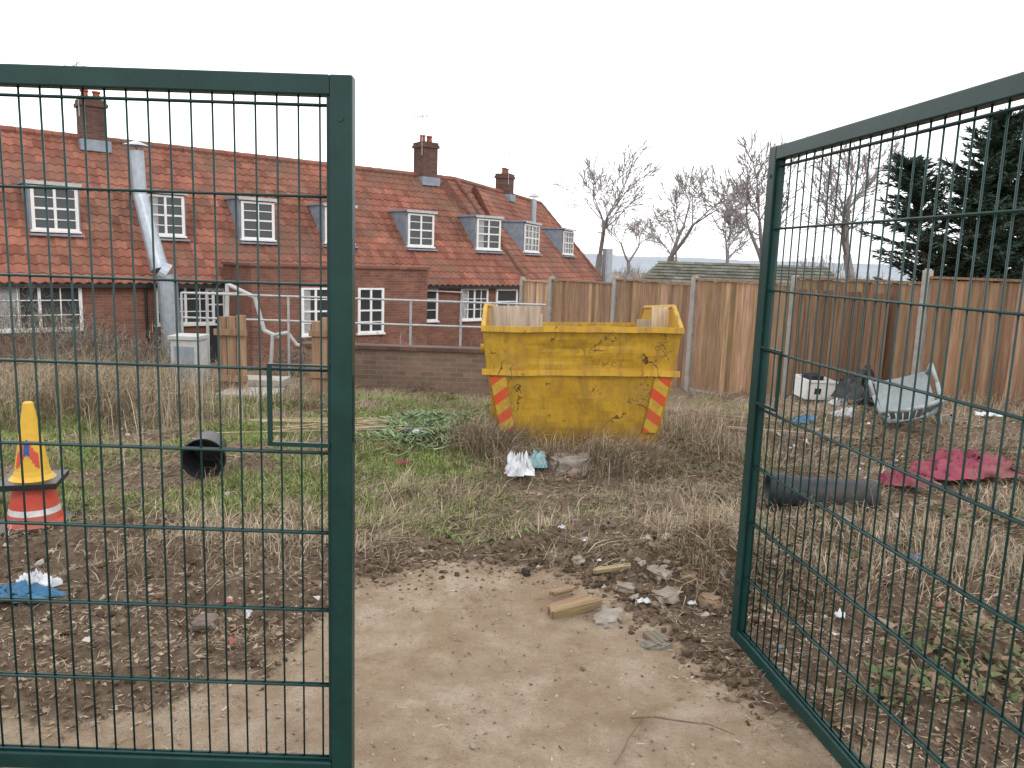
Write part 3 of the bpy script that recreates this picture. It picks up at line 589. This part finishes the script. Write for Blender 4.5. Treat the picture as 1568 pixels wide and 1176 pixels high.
for j in range(9):
    f=j/9; y0=-.25+1.9*f; z0=.95+.75*f; x0=-2.75+.7*f; x1=2.95-.3*f; x=x0
    while x<x1:
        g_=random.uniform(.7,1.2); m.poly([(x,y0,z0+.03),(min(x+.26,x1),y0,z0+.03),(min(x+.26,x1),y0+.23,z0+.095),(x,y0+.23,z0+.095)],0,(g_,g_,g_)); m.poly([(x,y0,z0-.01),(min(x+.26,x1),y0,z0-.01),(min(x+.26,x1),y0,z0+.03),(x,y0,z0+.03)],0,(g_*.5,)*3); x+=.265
m.poly([(-2.75,3.3,.95),(2.95,3.3,.95),(2.65,1.65,1.7),(-2.05,1.65,1.7)]); m.poly([(-2.75,-.25,.95),(-2.75,3.3,.95),(-2.05,1.65,1.7)]); m.poly([(2.95,-.25,.95),(2.95,3.3,.95),(2.65,1.65,1.7)])
m.obj('tiled_roof',['gtile'],e)
# ------------------------------------------------------------------ low wall, railings
m=MB(); m.box(-3.2,.3,12.0,12.22,-1,.17,0); m.box(-3.25,.32,11.96,12.26,.171,.23,1); o=m.obj('low_brick_wall',['brick_l','brick_d'])
m=MB()
for x in (-4.9,-3.6,-2.6,-1.65,-.85,-.1): m.tube((x,12.5,-.8),(x,12.5,.93),.02,.02,8)
m.tube((-5.3,12.5,.91),(.5,12.5,.91),.017); m.tube((-5.3,12.5,.52),(.5,12.5,.52),.017); m.tube((-5.3,12.5,.91),(-5.3,12.5,-.6),.02)
m.tube((-5.3,12.5,.91),(-5.3,15,.8),.017); m.obj('tube_railing',['gpost'])
m=MB(); m.path([(-4.8,13,-.8),(-4.75,13,1.05),(-4.3,13,.85),(-4.15,13,.3),(-3.9,13,.2)],.035); m.path([(-4.0,12.8,-.4),(-3.95,12.8,.25),(-3.7,12.8,.3),(-3.55,12.8,.1),(-3.4,12.8,.1)],.03); m.obj('waste_pipe',['offw'])
def postpile(px,py,n,h,w_=.11):
    p=S(px,py); m=MB()
    for i in range(n):
        g_=random.uniform(.8,1.15); c=(.34*g_,.22*g_,.14*g_); m.box(i*(w_+.01),i*(w_+.01)+w_,random.uniform(-.02,.02),.06,-.2,h-random.uniform(0,.08),0,c)
    m.box(-.03,n*(w_+.01)+.03,-.045,-.021,.2,.28,0,(.28,.18,.11)); m.box(-.03,n*(w_+.01)+.03,-.045,-.021,h*.75,h*.75+.08,0,(.28,.18,.11))
    o=m.obj('timber_gate_panel',['wood'],bevel=.004); o.location=p
postpile(335,607,3,1.05); postpile(478,602,2,1.0,.12)
m=MB(); m.box(-.35,.35,-.3,.3,0,.07,0); m.box(-.3,.3,.31,.7,.07,.16,0); o=m.obj('concrete_step',['conc'],bevel=.008); o.location=S(385,607)
m=MB(); m.box(-.2,.2,-.2,.2,0,.7,0); m.box(-.23,.23,-.23,.23,.701,.76,0); m.box(-.15,.15,-.21,-.2005,.1,.6,1); o=m.obj('garden_bin',['offw','lead'],bevel=.02); o.location=(-4.95,11.9,-.45)
# ------------------------------------------------------------------ traffic cone
M['red']=simple('cone_red',(.60,.075,.04),(.42,.05,.03),5,.5,.4,dirt=(.3,.13,.08)); M['yel']=simple('cone_yellow',(.68,.42,.04),(.55,.32,.03),6,.5,.4,dirt=(.4,.27,.1)); M['ref']=simple('white_sleeve',(.7,.7,.68),(.45,.44,.42),9,.4,.5)
p=S(55,806); e=empty('traffic_cone',p,.3); e.scale=(.92,.92,.95)
m=MB(); m.box(-.2,.2,-.2,.2,0,.035,1); m.lathe([(.17,.035),(.155,.06),(.145,.10),(.138,.135),(.12,.22),(.11,.27),(.05,.3)],28,0,mm=[0,0,2,0,0,0]); m.obj('red_cone',['red','black','ref'],e,bevel=.006)
m=MB(); m.box(-.165,.165,-.165,.165,.27,.305,1); m.lathe([(.13,.306),(.105,.33),(.095,.36),(.055,.60),(.045,.66),(.028,.76),(.022,.765),(.0,.765)],28,0,mm=[0,0,0,0,0,0,0]); m.obj('yellow_cone',['yel','black'],e,bevel=.006)
m=MB()
for k in range(11):
    a0=-2.4+.14*k; a1=a0+.14; zl=.46-.02*math.sin((k-5)*.3)**2*4
    rl=.098-(zl-.36)*.1667; rh=.098-(zl+.09-.36)*.1667
    m.poly([(rl*math.cos(a0),rl*math.sin(a0),zl),(rl*math.cos(a1),rl*math.sin(a1),zl),(rh*math.cos(a1),rh*math.sin(a1),zl+.09),(rh*math.cos(a0),rh*math.sin(a0),zl+.09)],0 if 3<k<7 else 1)
M['blue']=simple('blue_plastic',(.03,.10,.28),(.02,.06,.18),8,.5,.4); m.obj('sticker',['blue','red'],e)
p=S(313,733); m=MB()
Rb=Matrix.Rotation(math.radians(12),4,'Z')@Matrix.Rotation(math.radians(97),4,'X')
m.lathe([(0,-.24),(.115,-.24),(.12,-.23),(.14,.0),(.15,.0),(.15,.02),(.14,.02),(.132,.0),(.11,-.225),(0,-.225)],32,0,Rb)
o=m.obj('black_bucket',['black']); o.location=p+Vector((0,0,.145))
m=MB(); m.grid(lambda u,t:(.153*math.cos(1.9+u*1.1),-.02+.02*t,.153*math.sin(1.9+u*1.1)),8,2); m.obj('rim_glint',['white'],o)  # white strip standing in for a highlight on the bucket rim
M['gblue']=simple('dark_pvc',(.028,.032,.04),(.018,.02,.026),6,.55,.3,dirt=(.07,.06,.05))
p=S(1255,778); m=MB(); R=Matrix.Rotation(math.radians(-8),4,'Z')@Matrix.Rotation(math.radians(90),4,'Y')
m.lathe([(.10,-.33),(.112,-.33),(.112,-.22),(.1,-.2),(.1,.33),(.09,.33),(.09,-.32),(.10,-.33)],32,0,R); o=m.obj('drain_pipe',['gblue'],smooth=True); o.location=p+Vector((0,0,.085))
def cloth(name,px,py,sx,sy,h,mat,seed,rz=0,lift=.02):
    p=S(px,py); m=MB(); V3=Vector((seed*7.3,seed,0))
    def fn(u,t):
        a=(u-.5)*sx; b=(t-.5)*sy; q=Vector((u*3,t*3,0))+V3; w_=mnoise.noise(q); w2=mnoise.noise(q*2.7); w3=mnoise.noise(q*6.1)
        env=(1-abs(2*u-1)**3)*(1-abs(2*t-1)**3)
        return (a*(1+.45*w2)+.2*sx*w_, b*(1+.35*w_)+.14*sy*w2, lift+h*env*(.5+.9*abs(w2)+.4*w_+.5*abs(w3))+.02*abs(w_))
    n_=34 if sx>.15 else 12
    m.grid(fn,n_,n_); o=m.obj(name,[mat],smooth=True); o.location=p; o.rotation_euler=(0,0,rz); return o
M['wbag']=simple('white_polythene',(.72,.73,.75),(.5,.52,.55),9,.4,.5); M['pink']=simple('pink_fabric',(.31,.075,.105),(.17,.042,.062),7,.9,.1,dirt=(.2,.12,.10)); M['teal']=simple('teal_fabric',(.10,.32,.34),(.4,.5,.5),25,.8,.2); M['bbag']=simple('blue_polythene',(.03,.16,.28),(.02,.09,.2),9,.4,.5)
cloth('plastic_bag',796,732,.2,.14,.15,'wbag',1,.2); cloth('teal_cloth',822,722,.15,.1,.12,'teal',2)
cloth('pink_blanket',1480,735,.8,.4,.14,'pink',3,.25,.06); cloth('pink_blanket',1385,748,.32,.2,.10,'pink',4,0,.04)
cloth('plastic_bag',55,905,.16,.09,.07,'wbag',5); cloth('blue_plastic_sheet',25,925,.3,.12,.05,'bbag',6); cloth('blue_plastic_sheet',1230,650,.2,.1,.06,'bbag',9)
cloth('black_bin_bag',1318,622,.6,.35,.36,'black',7,0,.08); cloth('black_bin_bag',1345,628,.4,.25,.22,'black',27,.4,.05); cloth('plastic_bag',1285,622,.2,.2,.1,'wbag',8)
cloth('plastic_bag',1290,640,.2,.12,.06,'wbag',11); cloth('plastic_bag',1375,610,.14,.1,.14,'wbag',12); cloth('paper_scrap',985,930,.06,.03,.012,'wbag',13); cloth('paper_scrap',1285,950,.04,.04,.02,'wbag',14); cloth('paper_scrap',615,715,.1,.05,.02,'pink',15); cloth('paper_scrap',890,938,.03,.03,.02,'pink',16); cloth('paper_scrap',380,950,.02,.05,.05,'wbag',17)
cloth('paper_scrap',1060,935,.04,.02,.01,'wbag',18); cloth('paper_scrap',860,815,.04,.03,.01,'wbag',19); cloth('paper_scrap',1520,640,.3,.1,.03,'wbag',20); cloth('blue_plastic_sheet',1400,865,.1,.06,.03,'bbag',21)
p=S(637,672); m=MB(); R=Matrix.Rotation(-.5,4,'Z')@Matrix.Rotation(1.5,4,'Y'); m.lathe([(0,-.1),(.03,-.1),(.04,-.08),(.04,-.02),(.04,.05),(.036,.1),(0,.1)],16,0,R,mm=[1,1,0,1,0,1]); o=m.obj('drink_bottle',['blue','wbag'],smooth=True); o.location=p+Vector((0,0,.05))
p=S(1243,615); m=MB()
m.box(-.22,.22,-.16,-.145,0,.27); m.box(-.22,.22,.145,.16,0,.27); m.box(-.22,-.205,-.144,.144,0,.27); m.box(.205,.22,-.144,.144,0,.27); m.box(-.204,.204,-.144,.144,0,.015)
m.box(-.235,.235,-.175,-.161,.24,.275); m.box(-.235,.235,.161,.175,.24,.275); m.box(-.15,.05,-.1,.1,.02,.32,1); m.box(-.1,.0,-.166,-.1605,.08,.16,1)
o=m.obj('white_plastic_box',['white','gblue'],bevel=.008); o.location=p+Vector((0,0,.05)); o.rotation_euler=(.1,.05,.25)
M['chair']=simple('weathered_white_plastic',(.33,.37,.38),(.23,.27,.285),5,.5,.4,dirt=(.2,.2,.185))
p=S(1392,652); e=empty('plastic_garden_chair',p+Vector((0,.12,.22)),rot=(math.radians(-58),math.radians(18),math.radians(160)))
m=MB()
m.grid(lambda u,t:((u-.5)*.46,(t-.5)*.44,.0+.03*((2*u-1)**2)-.01*math.sin(3*t)),10,10)
for i in range(9):
    u=(i-4)/4
    m.grid(lambda a,t,u=u:(u*.20*(1+.15*t)+(a-.5)*.042,.22+.10*t-.06*(u*u),.03+t*(.46-.10*u*u)),2,8)
m.obj('seat_and_back',['chair'],e,solid=.008)
m=MB()
m.path([(-.25,.24,.36),(-.2,.27,.45),(-.1,.31,.50),(0,.32,.51),(.1,.31,.50),(.2,.27,.45),(.25,.24,.36)],.018)
for s in (-1,1):
    m.tube((s*.22,-.2,0),(s*.25,-.24,-.38),.026,.018); m.tube((s*.22,.2,0),(s*.25,.26,-.38),.026,.018); m.path([(s*.23,-.2,0),(s*.27,-.2,.2),(s*.27,.0,.22),(s*.25,.24,.24)],.018)
    m.tube((s*.22,.22,.0),(s*.25,.24,.36),.018)
m.obj('legs_and_arms',['chair'],e,smooth=True)
# ------------------------------------------------------------------ trees
def baretree(name,base_,H,seed,col,spread=.5,r0=None,thin=.015,mx=5):
    random.seed(seed); m=MB(); r0=r0 or H*.022
    def grow(p,d,L,r,dep):
        for k in range(3):
            d=(d+Vector((random.gauss(0,.10),random.gauss(0,.10),random.gauss(.03,.06)))).normalized(); q=p+d*L/3; r2=r*.88
            g_=random.uniform(.85,1.1)*(1+.12*dep); m.tube(p,q,max(r,thin),max(r2,thin*.8),5 if dep<2 else 3,0,tuple(c*g_ for c in col),False); p=q; r=r2
            if dep>0 and dep<mx and random.random()<.6:
                a=random.uniform(0,6.28); o=d.orthogonal().normalized(); o=Matrix.Rotation(a,3,d)@o; grow(p,(d*.7+o*random.uniform(.5,1)*spread*1.5).normalized(),L*random.uniform(.5,.75),r*.55,dep+1)
        if dep<mx:
            for i in range(random.choice([2,2,3])):
                a=random.uniform(0,6.28); o=Matrix.Rotation(a,3,d)@d.orthogonal().normalized(); grow(p,(d+o*random.uniform(.4,1)*spread).normalized(),L*random.uniform(.62,.82),r*.68,dep+1)
    grow(Vector((0,0,0)),Vector((0,0,1)),H*.27,r0,0)
    zm=max(v[2] for v in m.v); k=H/zm; m.v=[(a*k*1.15,b*k*1.15,c*k) for a,b,c in m.v]
    o=m.obj(name,['bark']); o.location=base_; return o
M['bark']=simple('bark',(1,1,1),(.75,.75,.75),5,.9,.1,attr=True,bs=0)
TB=(.19,.175,.17)
def at(px,Yd): return (px-784-6)/1215*Yd
for px,Yd,H,sd,c in [(912,58,12.0,1,1),(1008,55,10.0,2,1),(1165,42,9.8,3,1),(1045,80,8.8,5,1.4),(960,85,8.8,6,1.4),(1112,60,8.2,8,1.2),(1310,46,10.6,10,1.2)]:  # last value pales the bark, distance haze put into its colour
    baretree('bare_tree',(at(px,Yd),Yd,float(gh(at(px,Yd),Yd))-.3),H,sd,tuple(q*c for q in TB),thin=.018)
def conifer(name,loc,stems,seed):
    random.seed(seed); r_=np.random.default_rng(seed); m=MB(); X=[];Dd=[];LL=[];CC=[]
    for (ox,oy,H,R,n) in stems:
        m.tube((ox*.3,oy*.3,0),(ox,oy,H*.97),.16,.015,7,0,(.13,.09,.06))
        for i in range(n):
            f=random.uniform(.08,1)**.85; h=H*f; L=R*(1-f**1.6)**.8*random.uniform(.3,1.25)+.18; a=random.uniform(0,6.28); up=.35+.5*f+random.gauss(0,.12)
            p=Vector((ox*(.3+.7*f),oy*(.3+.7*f),h)); d=Vector((math.cos(a),math.sin(a),up)); tone=random.uniform(.6,1.4)
            for k in range(6):
                d.z-=.05; d=(d+Vector((random.gauss(0,.08),random.gauss(0,.08),0))).normalized(); q=p+d*L/6; m.tube(p,q,.02*(1-k/7),.018*(1-k/7),4,0,(.12,.09,.06),False)
                for j in range(16):
                    t=random.random(); b=p.lerp(q,t); side=Vector((-d.y,d.x,random.gauss(0,.3))).normalized()*random.choice([-1,1]); dd=(side*random.uniform(.2,1)+d*.9+Vector((0,0,random.gauss(-.05,.3)))).normalized()
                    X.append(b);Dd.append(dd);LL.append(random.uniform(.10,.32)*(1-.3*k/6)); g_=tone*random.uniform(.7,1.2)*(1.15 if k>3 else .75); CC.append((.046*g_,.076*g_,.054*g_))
                p=q
    e=empty(name,loc); m.obj('trunk_and_limbs',['bark'],e)
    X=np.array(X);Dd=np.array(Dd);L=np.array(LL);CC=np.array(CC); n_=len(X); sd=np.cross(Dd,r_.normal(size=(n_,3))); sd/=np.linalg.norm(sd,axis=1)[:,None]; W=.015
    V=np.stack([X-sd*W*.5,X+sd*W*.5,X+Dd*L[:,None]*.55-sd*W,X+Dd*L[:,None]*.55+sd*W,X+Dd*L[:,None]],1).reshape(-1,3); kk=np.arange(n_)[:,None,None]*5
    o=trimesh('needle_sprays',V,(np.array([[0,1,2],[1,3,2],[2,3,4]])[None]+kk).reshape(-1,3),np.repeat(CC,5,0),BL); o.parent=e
conifer('conifer_tree',(10.5,17.6,-.6),[(0,0,5.6,2.3,270),(-1.9,.4,4.7,1.7,150),(1.6,.5,5.2,2.2,200),(-.8,-.3,4.2,1.7,90)],11)
def shrub(name,c,r,n,pal,w=(.02,.04),l=(.05,.12)):
    u=rng.normal(size=(n,3)); u/=np.linalg.norm(u,axis=1)[:,None]; rr=rng.uniform(.45,1,n)[:,None]*(1+.25*np.sin(u[:,:1]*5+u[:,1:2]*7)); P=u*rr*np.array(r)+np.array(c)
    return blades(name,P[:,0],P[:,1],rng.uniform(*l,n),rng.uniform(*w,n),rng.uniform(.1,1.5,n),pal,z=P[:,2])
DG=[(.05,.08,.035),(.07,.10,.045),(.09,.11,.06)]
shrub('evergreen_shrub',(11.5,15.5,.5),(1.6,1.0,1.2),7000,DG+[(.12,.14,.07)])
shrub('evergreen_shrub',(12.6,14.5,.8),(1.0,1.0,1.2),4000,DG)
BT=[(.19,.16,.13),(.12,.10,.08),(.24,.21,.17),(.12,.12,.08)]
for c,r,n in [((-7.8,14,-.5),(1.0,.7,.8),3500),((-9,15.5,-.6),(1.5,.8,1.0),4000),((-6.2,13.8,-.6),(.8,.6,.7),2500),((-3.6,13.6,-.6),(.9,.6,.6),2500),((-2.2,14,-.7),(1.2,.6,.75),3500),((-.6,14.2,-.7),(1,.6,.7),2500),((-10.5,16.5,-.6),(1.4,1,1.2),4000)]:
    shrub('garden_shrub',c,r,n,BT,(.005,.011),(.12,.35))
m=MB(); M['hill']=simple('hazed_woodland',(.34,.37,.40),(.27,.30,.33),.02,.95,.05,bs=0)  # pale bluish base colour: aerial haze painted into the hills
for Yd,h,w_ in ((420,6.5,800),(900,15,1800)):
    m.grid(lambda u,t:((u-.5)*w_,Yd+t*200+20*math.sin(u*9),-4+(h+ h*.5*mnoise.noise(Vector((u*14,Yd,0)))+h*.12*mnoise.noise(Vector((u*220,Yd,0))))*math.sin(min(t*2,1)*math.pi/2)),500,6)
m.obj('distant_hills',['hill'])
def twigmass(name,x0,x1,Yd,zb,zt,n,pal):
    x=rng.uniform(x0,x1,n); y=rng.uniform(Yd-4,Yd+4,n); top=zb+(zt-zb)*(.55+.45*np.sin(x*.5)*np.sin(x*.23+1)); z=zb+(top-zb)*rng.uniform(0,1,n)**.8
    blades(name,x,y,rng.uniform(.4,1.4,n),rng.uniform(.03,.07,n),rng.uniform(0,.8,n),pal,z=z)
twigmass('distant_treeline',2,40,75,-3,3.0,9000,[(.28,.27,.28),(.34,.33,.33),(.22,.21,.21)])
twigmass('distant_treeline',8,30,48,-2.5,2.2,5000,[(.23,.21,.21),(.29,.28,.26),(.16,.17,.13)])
